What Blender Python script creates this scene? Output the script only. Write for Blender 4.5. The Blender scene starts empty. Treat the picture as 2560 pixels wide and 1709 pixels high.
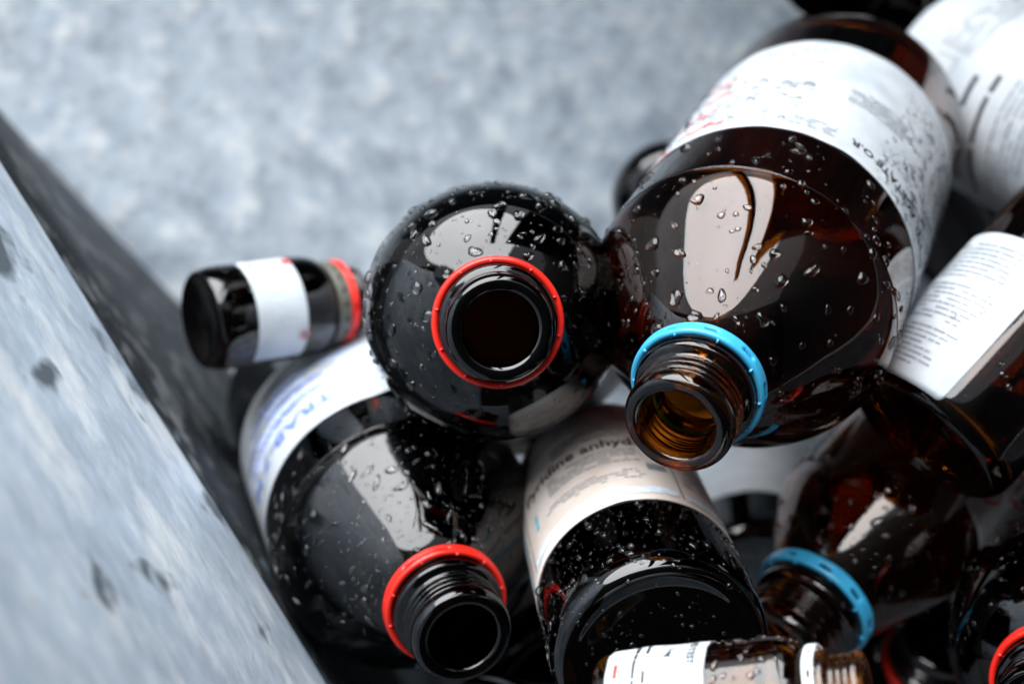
import bpy, bmesh, math, random
from mathutils import Vector, Matrix, noise

# ------------------------------------------------------------------ camera, sky, sun, exposure
scene = bpy.context.scene
rad = math.radians
cam_data = bpy.data.cameras.new("camera")
cam_data.lens = 50.0
cam_data.sensor_width = 36.0
cam_data.clip_start = 0.01
cam_data.clip_end = 500.0
cam_data.dof.use_dof = True
cam_data.dof.focus_distance = 0.575
cam_data.dof.aperture_fstop = 4.2
cam = bpy.data.objects.new("camera", cam_data)
scene.collection.objects.link(cam)
cam.location = (0.0000, -0.2079, 0.9781)
cam.rotation_euler = (rad(12.000), 0, 0)
scene.camera = cam

SUN_EL, SUN_AZ = 43.0, 17.0         # degrees above the horizon; azimuth from +Y towards -X
world = bpy.data.worlds.new("World")
scene.world = world
world.use_nodes = True
wn = world.node_tree
wn.nodes.clear()
sky = wn.nodes.new("ShaderNodeTexSky")
sky.sky_type = 'NISHITA'
sky.sun_disc = False
sky.sun_elevation = rad(SUN_EL)
sky.sun_rotation = rad(-SUN_AZ)
sky.dust_density = 3.0
gam = wn.nodes.new("ShaderNodeGamma")                 # cloud cover evens out the glow round the sun
gam.inputs["Gamma"].default_value = 0.6
hsv = wn.nodes.new("ShaderNodeHueSaturation")       # overcast: most of the blue is gone
hsv.inputs["Saturation"].default_value = 0.0
tc = wn.nodes.new("ShaderNodeTexCoord")
cl = wn.nodes.new("ShaderNodeTexNoise")             # soft cloud structure over the whole sky
cl.inputs["Scale"].default_value = 2.6
cl.inputs["Detail"].default_value = 5.0
clr = wn.nodes.new("ShaderNodeMapRange")
clr.inputs["From Min"].default_value = 0.3
clr.inputs["From Max"].default_value = 0.7
clr.inputs["To Min"].default_value = 0.78
clr.inputs["To Max"].default_value = 1.2
mul = wn.nodes.new("ShaderNodeMix"); mul.data_type = 'RGBA'; mul.blend_type = 'MULTIPLY'
mul.inputs["Factor"].default_value = 1.0
bg = wn.nodes.new("ShaderNodeBackground")
bg.inputs["Strength"].default_value = 0.11
wo = wn.nodes.new("ShaderNodeOutputWorld")
wn.links.new(sky.outputs["Color"], gam.inputs["Color"])
wn.links.new(gam.outputs["Color"], hsv.inputs["Color"])
wn.links.new(tc.outputs["Generated"], cl.inputs["Vector"])
wn.links.new(cl.outputs["Fac"], clr.inputs["Value"])
wn.links.new(hsv.outputs["Color"], mul.inputs[6])
wn.links.new(clr.outputs["Result"], mul.inputs[7])
tint = wn.nodes.new("ShaderNodeMix"); tint.data_type = 'RGBA'; tint.blend_type = 'MULTIPLY'
tint.inputs["Factor"].default_value = 1.0
tint.inputs[7].default_value = (0.92, 0.985, 1.06, 1)      # cool cloud light
wn.links.new(mul.outputs[2], tint.inputs[6])
wn.links.new(tint.outputs[2], bg.inputs["Color"])
wn.links.new(bg.outputs["Background"], wo.inputs["Surface"])

sun_data = bpy.data.lights.new("sun", 'SUN')
sun_data.energy = 2.9
sun_data.angle = rad(65)
sun_data.color = (0.97, 0.985, 1.0)
sun = bpy.data.objects.new("sun", sun_data)
scene.collection.objects.link(sun)
sd = Vector((-math.sin(rad(SUN_AZ)) * math.cos(rad(SUN_EL)), math.cos(rad(SUN_AZ)) * math.cos(rad(SUN_EL)), math.sin(rad(SUN_EL))))
sun.rotation_euler = sd.to_track_quat('Z', 'Y').to_euler()

scene.view_settings.view_transform = 'Standard'
scene.view_settings.look = 'None'
scene.view_settings.gamma = 1.0
scene.view_settings.use_curve_mapping = False
scene.view_settings.exposure = 1.8
cy = scene.cycles
cy.max_bounces = 20
cy.transmission_bounces = 16
cy.glossy_bounces = 8
cy.diffuse_bounces = 4
cy.transparent_max_bounces = 16
cy.caustics_refractive = True
cy.caustics_reflective = False
cy.sample_clamp_indirect = 8.0
cy.blur_glossy = 0.3
cy.use_denoising = True
try:
    cy.denoiser = 'OPENIMAGEDENOISE'
except Exception:
    pass

# ------------------------------------------------------------------ materials
def new_mat(name):
    m = bpy.data.materials.new(name)
    m.use_nodes = True
    nt = m.node_tree
    b = nt.nodes["Principled BSDF"]
    return m, nt, b

def N(nt, kind, **kw):
    n = nt.nodes.new(kind)
    for k, v in kw.items():
        n.inputs[k.replace('_', ' ')].default_value = v
    return n

def ramp(nt, fac, stops):
    r = nt.nodes.new("ShaderNodeValToRGB")
    e = r.color_ramp.elements
    e[0].position, e[0].color = max(0, stops[0][0]), (*stops[0][1], 1)
    e[1].position, e[1].color = min(1, stops[-1][0]), (*stops[-1][1], 1)
    for p, c in stops[1:-1]:
        x = e.new(p); x.color = (*c, 1)
    nt.links.new(fac, r.inputs["Fac"])
    return r.outputs["Color"]

def mix(nt, kind, fac, a, b):
    m = nt.nodes.new("ShaderNodeMix"); m.data_type = 'RGBA'; m.blend_type = kind
    for s, v in ((0, fac), (6, a), (7, b)):
        if hasattr(v, "is_linked"):
            nt.links.new(v, m.inputs[s])
        else:
            m.inputs[s].default_value = v if s == 0 else (*v, 1)
    return m.outputs[2]

def glass(name, col, rough=0.0):
    m, nt, b = new_mat(name)
    b.inputs["Base Color"].default_value = (*col, 1)
    b.inputs["Transmission Weight"].default_value = 1.0
    b.inputs["IOR"].default_value = 1.5
    tcn = nt.nodes.new("ShaderNodeTexCoord")
    # slightly uneven moulded glass, and a thin film of grime and dried water on part of it
    n1 = N(nt, "ShaderNodeTexNoise", Scale=38.0, Detail=1.5)
    nt.links.new(tcn.outputs["Object"], n1.inputs["Vector"])
    bp = N(nt, "ShaderNodeBump", Strength=0.05, Distance=0.002)
    nt.links.new(n1.outputs["Fac"], bp.inputs["Height"])
    nt.links.new(bp.outputs["Normal"], b.inputs["Normal"])
    n2 = N(nt, "ShaderNodeTexNoise", Scale=24.0, Detail=6.0, Roughness=0.7)
    nt.links.new(tcn.outputs["Object"], n2.inputs["Vector"])
    rr = nt.nodes.new("ShaderNodeMapRange")
    rr.inputs["From Min"].default_value = 0.5
    rr.inputs["From Max"].default_value = 0.75
    rr.inputs["To Min"].default_value = rough
    rr.inputs["To Max"].default_value = rough + 0.05
    nt.links.new(n2.outputs["Fac"], rr.inputs["Value"])
    nt.links.new(rr.outputs["Result"], b.inputs["Roughness"])
    return m

def plastic(name, col, rough=0.32):
    m, nt, b = new_mat(name)
    tcn = nt.nodes.new("ShaderNodeTexCoord")
    n1 = N(nt, "ShaderNodeTexNoise", Scale=160.0, Detail=4.0)
    nt.links.new(tcn.outputs["Object"], n1.inputs["Vector"])
    c = ramp(nt, n1.outputs["Fac"], [(0.3, tuple(x * 0.86 for x in col)), (0.7, col)])
    nt.links.new(c, b.inputs["Base Color"])
    b.inputs["Roughness"].default_value = rough
    b.inputs["Subsurface Weight"].default_value = 0.15
    b.inputs["Subsurface Radius"].default_value = (0.002, 0.002, 0.002)
    bp = N(nt, "ShaderNodeBump", Strength=0.12, Distance=0.0006)
    nt.links.new(n1.outputs["Fac"], bp.inputs["Height"])
    nt.links.new(bp.outputs["Normal"], b.inputs["Normal"])
    return m

def paper(name, col, stain, amount=0.55, scale=30.0):
    """damp label paper: blotches, soft wrinkles, a slight sheen"""
    m, nt, b = new_mat(name)
    tcn = nt.nodes.new("ShaderNodeTexCoord")
    n1 = N(nt, "ShaderNodeTexNoise", Scale=scale, Detail=6.0, Roughness=0.62, Distortion=0.6)
    nt.links.new(tcn.outputs["Object"], n1.inputs["Vector"])
    c = ramp(nt, n1.outputs["Fac"], [(amount - 0.13, col), (amount + 0.2, stain)])
    nt.links.new(c, b.inputs["Base Color"])
    b.inputs["Roughness"].default_value = 0.42
    n2 = N(nt, "ShaderNodeTexNoise", Scale=85.0, Detail=3.0)
    nt.links.new(tcn.outputs["Object"], n2.inputs["Vector"])
    bp = N(nt, "ShaderNodeBump", Strength=0.25, Distance=0.0012)
    nt.links.new(n2.outputs["Fac"], bp.inputs["Height"])
    nt.links.new(bp.outputs["Normal"], b.inputs["Normal"])
    return m

def ink(name, col):
    m, nt, b = new_mat(name)
    tcn = nt.nodes.new("ShaderNodeTexCoord")
    n1 = N(nt, "ShaderNodeTexNoise", Scale=300.0, Detail=2.0)
    nt.links.new(tcn.outputs["Object"], n1.inputs["Vector"])
    c = ramp(nt, n1.outputs["Fac"], [(0.35, col), (0.75, tuple(min(1, x * 1.25 + 0.03) for x in col))])
    nt.links.new(c, b.inputs["Base Color"])
    b.inputs["Roughness"].default_value = 0.5
    return m

def water(name):
    m, nt, b = new_mat(name)
    b.inputs["Base Color"].default_value = (1, 1, 1, 1)
    b.inputs["Roughness"].default_value = 0.0
    b.inputs["Transmission Weight"].default_value = 1.0
    b.inputs["IOR"].default_value = 1.42
    return m

def clear_water(name):
    """a bead of water on paper: lets the paper show, mirrors the sky by its Fresnel share"""
    m = bpy.data.materials.new(name); m.use_nodes = True
    nt = m.node_tree; nt.nodes.clear()
    t = nt.nodes.new("ShaderNodeBsdfTransparent")
    t.inputs["Color"].default_value = (0.96, 0.97, 0.98, 1)
    g = nt.nodes.new("ShaderNodeBsdfGlossy"); g.inputs["Roughness"].default_value = 0.03
    f = nt.nodes.new("ShaderNodeFresnel"); f.inputs["IOR"].default_value = 1.31
    mx = nt.nodes.new("ShaderNodeMixShader"); o = nt.nodes.new("ShaderNodeOutputMaterial")
    nt.links.new(f.outputs[0], mx.inputs[0]); nt.links.new(t.outputs[0], mx.inputs[1])
    nt.links.new(g.outputs[0], mx.inputs[2]); nt.links.new(mx.outputs[0], o.inputs["Surface"])
    return m

def galvanised(name, tone=1.0, streak=False, bloom_tone=None):
    m, nt, b = new_mat(name)
    tcn = nt.nodes.new("ShaderNodeTexCoord")
    src = tcn.outputs["Object"]
    if streak:
        mr = nt.nodes.new("ShaderNodeMapping")
        nt.links.new(src, mr.inputs["Vector"])
        mr.inputs["Rotation"].default_value = (0, 0, rad(57.5))     # grain drawn out along the lip
        mp = nt.nodes.new("ShaderNodeMapping")
        nt.links.new(mr.outputs["Vector"], mp.inputs["Vector"])
        mp.inputs["Scale"].default_value = (0.42, 1.0, 0.7)
        src = mp.outputs["Vector"]
    vor = N(nt, "ShaderNodeTexVoronoi", Scale=110.0, Randomness=1.0)      # zinc spangle
    nz = N(nt, "ShaderNodeTexNoise", Scale=60.0 if not streak else 150.0, Detail=3.0 if not streak else 6.0)
    nt.links.new(src, nz.inputs["Vector"])
    wrp = nt.nodes.new("ShaderNodeVectorMath"); wrp.operation = 'MULTIPLY_ADD'
    nt.links.new(nz.outputs["Color"], wrp.inputs[0])
    wrp.inputs[1].default_value = (0.012, 0.012, 0.012)
    nt.links.new(src, wrp.inputs[2])
    nt.links.new(wrp.outputs[0], vor.inputs["Vector"])
    lo_, hi_ = (0.15, 0.85) if streak else (-0.5, 1.5)
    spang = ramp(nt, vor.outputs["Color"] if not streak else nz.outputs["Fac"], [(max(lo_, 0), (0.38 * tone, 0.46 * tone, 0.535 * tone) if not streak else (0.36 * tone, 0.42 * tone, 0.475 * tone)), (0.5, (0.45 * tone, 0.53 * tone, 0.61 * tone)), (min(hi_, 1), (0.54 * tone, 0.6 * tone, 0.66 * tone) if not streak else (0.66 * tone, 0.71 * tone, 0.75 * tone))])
    big = N(nt, "ShaderNodeTexNoise", Scale=11.0, Detail=8.0, Roughness=0.65)
    nt.links.new(src, big.inputs["Vector"])
    cloud = ramp(nt, big.outputs["Fac"], [(0.28, (0.45, 0.5, 0.56)), (0.44, (0.78, 0.8, 0.83)), (0.56, (0.95, 0.96, 0.97)), (0.74, (1.25, 1.22, 1.2))] if not streak else [(0.3, (0.86, 0.89, 0.92)), (0.5, (0.95, 0.96, 0.98)), (0.72, (1.1, 1.09, 1.08))])
    c = mix(nt, 'MULTIPLY', 1.0, spang, cloud)
    mo = N(nt, "ShaderNodeTexNoise", Scale=42.0, Detail=7.0, Roughness=0.7)       # fine dull mottling
    nt.links.new(src, mo.inputs["Vector"])
    mott = ramp(nt, mo.outputs["Fac"], [(0.34, (0.45, 0.47, 0.5)), (0.5, (0.92, 0.92, 0.92)), (0.66, (1.25, 1.25, 1.25))])
    c = mix(nt, 'MULTIPLY', 0.85 if not streak else 0.35, c, mott)
    bl = N(nt, "ShaderNodeTexNoise", Scale=44.0, Detail=5.0, Roughness=0.6)    # white rust blooms
    nt.links.new(src, bl.inputs["Vector"])
    bloom = ramp(nt, bl.outputs["Fac"], [(0.52, (0, 0, 0)), (0.74, (1, 1, 1))])
    bt = bloom_tone or tone
    c = mix(nt, 'MIX', bloom, c, (0.72 * bt, 0.76 * bt, 0.78 * bt))
    st = N(nt, "ShaderNodeTexNoise", Scale=26.0, Detail=3.0, Roughness=0.5)    # dark water stains
    nt.links.new(tcn.outputs["Object"], st.inputs["Vector"])
    stain = ramp(nt, st.outputs["Fac"], [(0.31, (1, 1, 1)), (0.39, (0, 0, 0))])
    c = mix(nt, 'MIX', stain, c, (0.12, 0.15, 0.18))
    br = N(nt, "ShaderNodeTexNoise", Scale=55.0, Detail=2.0)
    nt.links.new(tcn.outputs["Object"], br.inputs["Vector"])
    rust = ramp(nt, br.outputs["Fac"], [(0.72, (0, 0, 0)), (0.8, (0.5, 0.5, 0.5))])
    c = mix(nt, 'MIX', rust, c, (0.25, 0.2, 0.17))
    nt.links.new(c, b.inputs["Base Color"])
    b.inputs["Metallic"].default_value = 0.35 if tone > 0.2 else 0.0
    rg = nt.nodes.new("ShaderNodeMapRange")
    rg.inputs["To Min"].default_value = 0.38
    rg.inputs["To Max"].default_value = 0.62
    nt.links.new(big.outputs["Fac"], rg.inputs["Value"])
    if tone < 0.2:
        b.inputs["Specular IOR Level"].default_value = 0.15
    nt.links.new(rg.outputs["Result"], b.inputs["Roughness"])
    fine = N(nt, "ShaderNodeTexNoise", Scale=420.0, Detail=4.0)
    nt.links.new(src, fine.inputs["Vector"])
    bp = N(nt, "ShaderNodeBump", Strength=0.35, Distance=0.0008)
    nt.links.new(fine.outputs["Fac"], bp.inputs["Height"])
    nt.links.new(bp.outputs["Normal"], b.inputs["Normal"])
    return m

M = {
    'amber': glass("amber_glass", (0.085, 0.018, 0.0012)),
    'amber_warm': glass("warm_amber_glass", (0.21, 0.056, 0.004)),
    'amber_light': glass("light_amber_glass", (0.42, 0.14, 0.012)),
    'amber_dark': glass("dark_amber_glass", (0.007, 0.0016, 0.0003)),
    'water': water("water"),
    'bead': clear_water("water_bead"),
    'blue': plastic("blue_plastic", (0.05, 0.42, 0.72)),
    'red': plastic("red_plastic", (0.80, 0.022, 0.012)),
    'white_plastic': plastic("white_plastic", (0.72, 0.76, 0.78)),
    'collar': plastic("olive_grey_plastic", (0.09, 0.088, 0.072), 0.5),
    'paper': paper("white_label_paper", (0.5, 0.53, 0.56), (0.34, 0.39, 0.44)),
    'paper_wet': paper("wet_label_paper", (0.8, 0.83, 0.86), (0.42, 0.47, 0.52), 0.5, 18.0),
    'paper_grey': paper("soaked_grey_label_paper", (0.5, 0.5, 0.53), (0.22, 0.22, 0.24), 0.52, 40.0),
    'paper_warm': paper("cream_label_paper", (0.74, 0.66, 0.6), (0.6, 0.5, 0.43)),
    'ink': ink("black_ink", (0.012, 0.014, 0.016)),
    'ink_grey': ink("grey_ink", (0.2, 0.22, 0.24)),
    'ink_pale': ink("pale_grey_ink", (0.5, 0.54, 0.58)),
    'ink_blue': ink("blue_marker_ink", (0.09, 0.17, 0.5)),
    'wash_blue': ink("blue_washed_ink", (0.55, 0.63, 0.9)),
    'ink_teal': ink("teal_ink", (0.2, 0.45, 0.55)),
    'wash_teal': ink("pale_teal_ink", (0.6, 0.7, 0.77)),
    'ink_red': ink("red_marker_ink", (0.85, 0.09, 0.035)),
    'ink_dkred': ink("dark_red_ink", (0.5, 0.03, 0.03)),
    'zinc': galvanised("galvanised_steel", 0.38),
    'zinc_shade': galvanised("galvanised_steel_painted_shade", 0.045, False, 0.22),  # same steel, darkened in colour to stand for the shade below the lip
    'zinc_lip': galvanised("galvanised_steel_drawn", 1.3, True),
}

# ------------------------------------------------------------------ mesh helpers
COL = scene.collection
def link(name, me, mat=None, parent=None, smooth=True):
    o = bpy.data.objects.new(name, me)
    COL.objects.link(o)
    if mat is not None:
        me.materials.append(M[mat])
    if smooth:
        for p in me.polygons:
            p.use_smooth = True
    if parent is not None:
        o.parent = parent
    return o

def mesh(name, verts, faces):
    me = bpy.data.meshes.new(name)
    me.from_pydata(verts, [], faces)
    me.update()
    return me

def interp(x, xs, ys):
    if x <= xs[0]:
        return ys[0]
    for i in range(1, len(xs)):
        if x <= xs[i]:
            t = (x - xs[i - 1]) / (xs[i] - xs[i - 1])
            return ys[i - 1] + (ys[i] - ys[i - 1]) * t
    return ys[-1]

def catmull(pts, n):
    out = []
    P = [pts[0]] + list(pts) + [pts[-1]]
    for i in range(1, len(P) - 2):
        for k in range(n):
            t = k / n
            q = []
            for d in (0, 1):
                a, b, c, e = P[i - 1][d], P[i][d], P[i + 1][d], P[i + 2][d]
                q.append(0.5 * (2 * b + (c - a) * t + (2 * a - 5 * b + 4 * c - e) * t * t + (3 * b - a - 3 * c + e) * t ** 3))
            out.append(tuple(q))
    out.append(pts[-1])
    return out

class Kind:
    """outline of one kind of bottle; lengths in millimetres, z up from the base"""
    def __init__(s, R, H, shoulder, ns=1.0, wide=1.0, pitch=3.6, cone=False):
        s.R, s.H, s.ns = R, H, ns
        zN = H - 36 * ns
        zS = zN - shoulder
        s.zN, s.zS = zN, zS
        rn = 24.6 * ns * wide
        s.rn = rn
        sc = ns * wide
        fr = [(0, 1), (.12, .993), (.25, .968), (.38, .925), (.5, .866), (.6, .795), (.69, .71), (.77, .605), (.83, .5), (.88, .39), (.92, .28), (.95, .18), (.975, .09), (1, 0)]
        if cone:
            fr = [(0, 1), (.07, .992), (.14, .966), (.22, .918), (.31, .845), (.41, .748), (.51, .642), (.61, .532), (.71, .42), (.8, .312), (.88, .206), (.94, .115), (.98, .045), (1, 0)]
        base = [(0.01, 4.5), (R * .35, 4.0), (R * .7, 1.8), (R * .82, 0.3), (R * .88, 0.0), (R * .94, 1.6), (R * .985, 6.0), (R, 13.0)]
        body = [(R, 13 + (zS - 13) * k / 6) for k in range(1, 6)]
        sh = [(rn + (R - rn) * f, zS + shoulder * u) for u, f in fr]
        out = catmull(base + body + sh, 4)
        nk = [(23.3, 2.5), (23.3, 5.0), (24.6, 6.4), (25.1, 8.5), (25.1, 11.5), (24.3, 13.4), (21.6, 14.6), (20.7, 15.6)]
        neck = [(r * sc, zN + z * ns) for r, z in nk]
        out += catmull([(rn, zN)] + neck, 4)[1:]
        s.n_thread0 = len(out)
        zt0, zt1 = zN + 15.9 * ns, zN + 27.5 * ns
        nt_ = 46
        out += [(20.7 * sc, zt0 + (zt1 - zt0) * k / nt_) for k in range(nt_ + 1)]
        s.n_thread1 = len(out)
        lip = [(21.4, 28.2), (22.2, 29.4), (22.4, 31.2), (22.1, 33.2), (21.2, 35.0), (19.8, 35.9), (18.2, 36.0), (16.6, 35.7), (15.5, 34.8), (15.0, 33.2)]
        s.outer_end = len(out)
        out += catmull([(r * sc, zN + z * ns) for r, z in lip], 4)
        s.outer = out
        th = 3.2 * (0.7 if R < 40 else 1.0)
        inn = [(15.0 * sc, zN + 28 * ns), (15.0 * sc, zN + 14 * ns), (15.6 * sc, zN + 6 * ns), (18 * sc, zN)]
        for u, f in reversed(fr[:-1]):
            r = rn + (R - rn) * f - th * (0.9 + 0.6 * u)
            inn.append((max(r, 18.2 * sc + (1 - u) * 10), zS + shoulder * u - th * 0.8))
        inn += [(R - th, zS - 40), (R - th, 30), (R - th * 1.1, 17), (R * .9 - th, 9.5), (R * .6, 8.5), (0.01, 10.5)]
        s.inner = catmull(inn, 3)
        s.pitch = pitch * ns
        # arc length table of the outside up to the neck collar, for droplets
        s.tab = [(0.0, out[0][0], out[0][1])]
        for a, b in zip(out, out[1:s.n_thread0]):
            s.tab.append((s.tab[-1][0] + math.hypot(b[0] - a[0], b[1] - a[1]), b[0], b[1]))

    def r_at(s, z):
        pts = [(q[2], q[1]) for q in s.tab if q[0] > s.R * 0.95]
        return interp(z, [p[0] for p in pts], [p[1] for p in pts])
    def s_of_z(s, z):
        for q in s.tab:
            if q[0] > s.R * 0.95 and q[2] >= z:
                return q[0]
        return s.tab[-1][0]
    def at_s(s, x):
        T = s.tab
        lo, hi = 0, len(T) - 1
        while hi - lo > 1:
            m = (lo + hi) // 2
            if T[m][0] <= x:
                lo = m
            else:
                hi = m
        a, b = T[lo], T[hi]
        t = max(0, min(1, (x - a[0]) / max(1e-9, b[0] - a[0])))
        r, z = a[1] + (b[1] - a[1]) * t, a[2] + (b[2] - a[2]) * t
        dr, dz = b[1] - a[1], b[2] - a[2]
        l = math.hypot(dr, dz) or 1
        return r, z, dz / l, -dr / l       # radius, height, outward normal (radial, z)

def bottle_mesh(k, seg):
    prof = list(k.outer) + list(k.inner)
    verts, faces = [], []
    n = len(prof)
    for i, (r, z) in enumerate(prof):
        thr = k.n_thread0 <= i < k.n_thread1
        for j in range(seg):
            a = 2 * math.pi * j / seg
            rr, zz = r, z
            if thr:
                u = (i - k.n_thread0) / (k.n_thread1 - k.n_thread0 - 1)
                fade = min(1, u * 6, (1 - u) * 6)
                x = ((z / k.pitch) - a / (2 * math.pi)) % 1.0
                ridge = max(0.0, math.cos((x - .5) * 2 * math.pi)) ** 0.7
                rr = r + 1.75 * k.ns * ridge * fade
            verts.append((rr * math.cos(a) / 1000, rr * math.sin(a) / 1000, zz / 1000))
    for i in range(n - 1):
        for j in range(seg):
            j2 = (j + 1) % seg
            faces.append((i * seg + j, i * seg + j2, (i + 1) * seg + j2, (i + 1) * seg + j))
    faces.append(tuple(range(seg - 1, -1, -1)))
    faces.append(tuple((n - 1) * seg + j for j in range(seg)))
    return mesh("bottle_glass", verts, faces)

def cyl(r, a, z):
    return (r * math.cos(a) / 1000, r * math.sin(a) / 1000, z / 1000)

def ring_mesh(k, slots=10, grooves=True, z0=0.6, hgt=7.4, seed=1):
    """tamper ring left on the neck: slotted band with the torn bridges standing up"""
    rnd = random.Random(seed)
    sc = k.rn / 24.6
    Ri = 25.5 * sc
    seg = slots * 12
    hs = [0, .12, .3, .42, .58, .72, .9, 1.0]
    rs = [2.0, 2.5, 2.7, 2.1 if grooves else 2.6, 2.1 if grooves else 2.6, 2.7, 2.5, 1.9]
    rs = [Ri + x * sc for x in rs]
    zz = [k.zN + (z0 + h * hgt) * k.ns for h in hs]
    verts, faces = [], []
    nh = len(hs)
    for j in range(seg):
        a = 2 * math.pi * j / seg
        w = 0.12 * math.sin(a * 3 + seed) + 0.08 * math.sin(a * 7 + 2 * seed)
        for i in range(nh):
            verts.append(cyl(rs[i], a, zz[i] + w))
        for i in range(nh):
            verts.append(cyl(Ri, a, zz[i] + w))
    S = 2 * nh
    hole = lambda i, j: (i == 3 or i == 4) and (j % 12) in (2, 3, 4, 5)
    for j in range(seg):
        j2 = (j + 1) % seg
        for i in range(nh - 1):
            if hole(i, j):
                continue
            faces.append((j * S + i, j2 * S + i, j2 * S + i + 1, j * S + i + 1))
            faces.append((j * S + nh + i + 1, j2 * S + nh + i + 1, j2 * S + nh + i, j * S + nh + i))
            for di, dj in ((0, -1), (0, 1), (-1, 0), (1, 0)):
                if 0 <= i + di < nh - 1 and hole(i + di, (j + dj) % seg):
                    if dj == -1:
                        faces.append((j * S + i, j * S + i + 1, j * S + nh + i + 1, j * S + nh + i))
                    if dj == 1:
                        faces.append((j2 * S + i + 1, j2 * S + i, j2 * S + nh + i, j2 * S + nh + i + 1))
                    if di == -1:
                        faces.append((j2 * S + i, j * S + i, j * S + nh + i, j2 * S + nh + i))
                    if di == 1:
                        faces.append((j * S + i + 1, j2 * S + i + 1, j2 * S + nh + i + 1, j * S + nh + i + 1))
        faces.append((j * S, j * S + nh, j2 * S + nh, j2 * S))
        faces.append((j * S + nh - 1, j2 * S + nh - 1, j2 * S + 2 * nh - 1, j * S + 2 * nh - 1))
    for q in range(slots):                       # torn bridges
        a = 2 * math.pi * (q + 0.1 + rnd.uniform(-.1, .1)) / slots
        da = 0.55 * sc / Ri
        top = k.zN + (z0 + hgt + rnd.uniform(0.5, 1.3)) * k.ns
        b = len(verts)
        for z, g in ((zz[-2], 1.0), (top, 0.65)):
            for aa, rr in ((-da * g, Ri + .1), (da * g, Ri + .1), (da * g, Ri + 1.8 * sc * g), (-da * g, Ri + 1.8 * sc * g)):
                verts.append(cyl(rr, a + aa, z))
        faces += [(b + 4, b + 5, b + 6, b + 7), (b, b + 1, b + 5, b + 4), (b + 1, b + 2, b + 6, b + 5), (b + 2, b + 3, b + 7, b + 6), (b + 3, b, b + 4, b + 7)]
    return mesh("tamper_ring", verts, faces)

class Lab:
    """a label wrapped on a bottle: mm across (u, along the turn) and up (z)"""
    def __init__(s, k, z0, z1, a0, a1, off=0.3, corner=3.0, peel=None, wav=0.0, seed=0):
        s.k, s.z0, s.z1, s.a0, s.a1, s.off, s.corner, s.peel, s.wav, s.seed = k, z0, z1, rad(a0), rad(a1), off, corner, peel, wav, seed
    def rad_at(s, a, z):
        r = s.k.r_at(z) + s.off
        if s.wav:
            v = noise.noise(Vector((math.cos(a) * 4 + s.seed, math.sin(a) * 4, z / 14)))
            r += s.wav * max(0.0, v + 0.15)
        if s.peel:
            r += s.peel((a - s.a0) / (s.a1 - s.a0), (z - s.z0) / (s.z1 - s.z0))
        return r
    def point(s, a, z, lift=0.0):
        return cyl(s.rad_at(a, z) + lift, a, z)
    def mesh(s):
        na, nz = max(8, int(abs(s.a1 - s.a0) / rad(1.6))), 32
        verts, faces = [], []
        for i in range(na + 1):
            t = i / na
            # columns crowd at both ends so that the corners come out round
            t = t - 0.35 * math.sin(2 * math.pi * t) / (2 * math.pi)
            a = s.a0 + (s.a1 - s.a0) * t
            e = min(t, 1 - t) * abs(s.a1 - s.a0) * s.k.R
            c = 0.0
            if e < s.corner:
                c = s.corner - math.sqrt(max(0, s.corner ** 2 - (s.corner - e) ** 2))
            for j in range(nz + 1):
                z = (s.z0 + c) + (s.z1 - s.z0 - 2 * c) * j / nz
                verts.append(s.point(a, z))
        for i in range(na):
            for j in range(nz):
                p = i * (nz + 1) + j
                faces.append((p, p + nz + 1, p + nz + 2, p + 1))
        return mesh("label", verts, faces)

def text_mesh(txt, size, bold=False):
    cu = bpy.data.curves.new("t", 'FONT')
    cu.body = txt
    cu.size = size
    cu.resolution_u = 2
    if bold:
        cu.offset = size * 0.018
    o = bpy.data.objects.new("t", cu)
    COL.objects.link(o)
    dg = bpy.context.evaluated_depsgraph_get()
    me = bpy.data.meshes.new_from_object(o.evaluated_get(dg))
    v = [tuple(x.co) for x in me.vertices]
    f = [tuple(p.vertices) for p in me.polygons]
    bpy.data.objects.remove(o)
    bpy.data.curves.remove(cu)
    bpy.data.meshes.remove(me)
    return v, f

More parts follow.
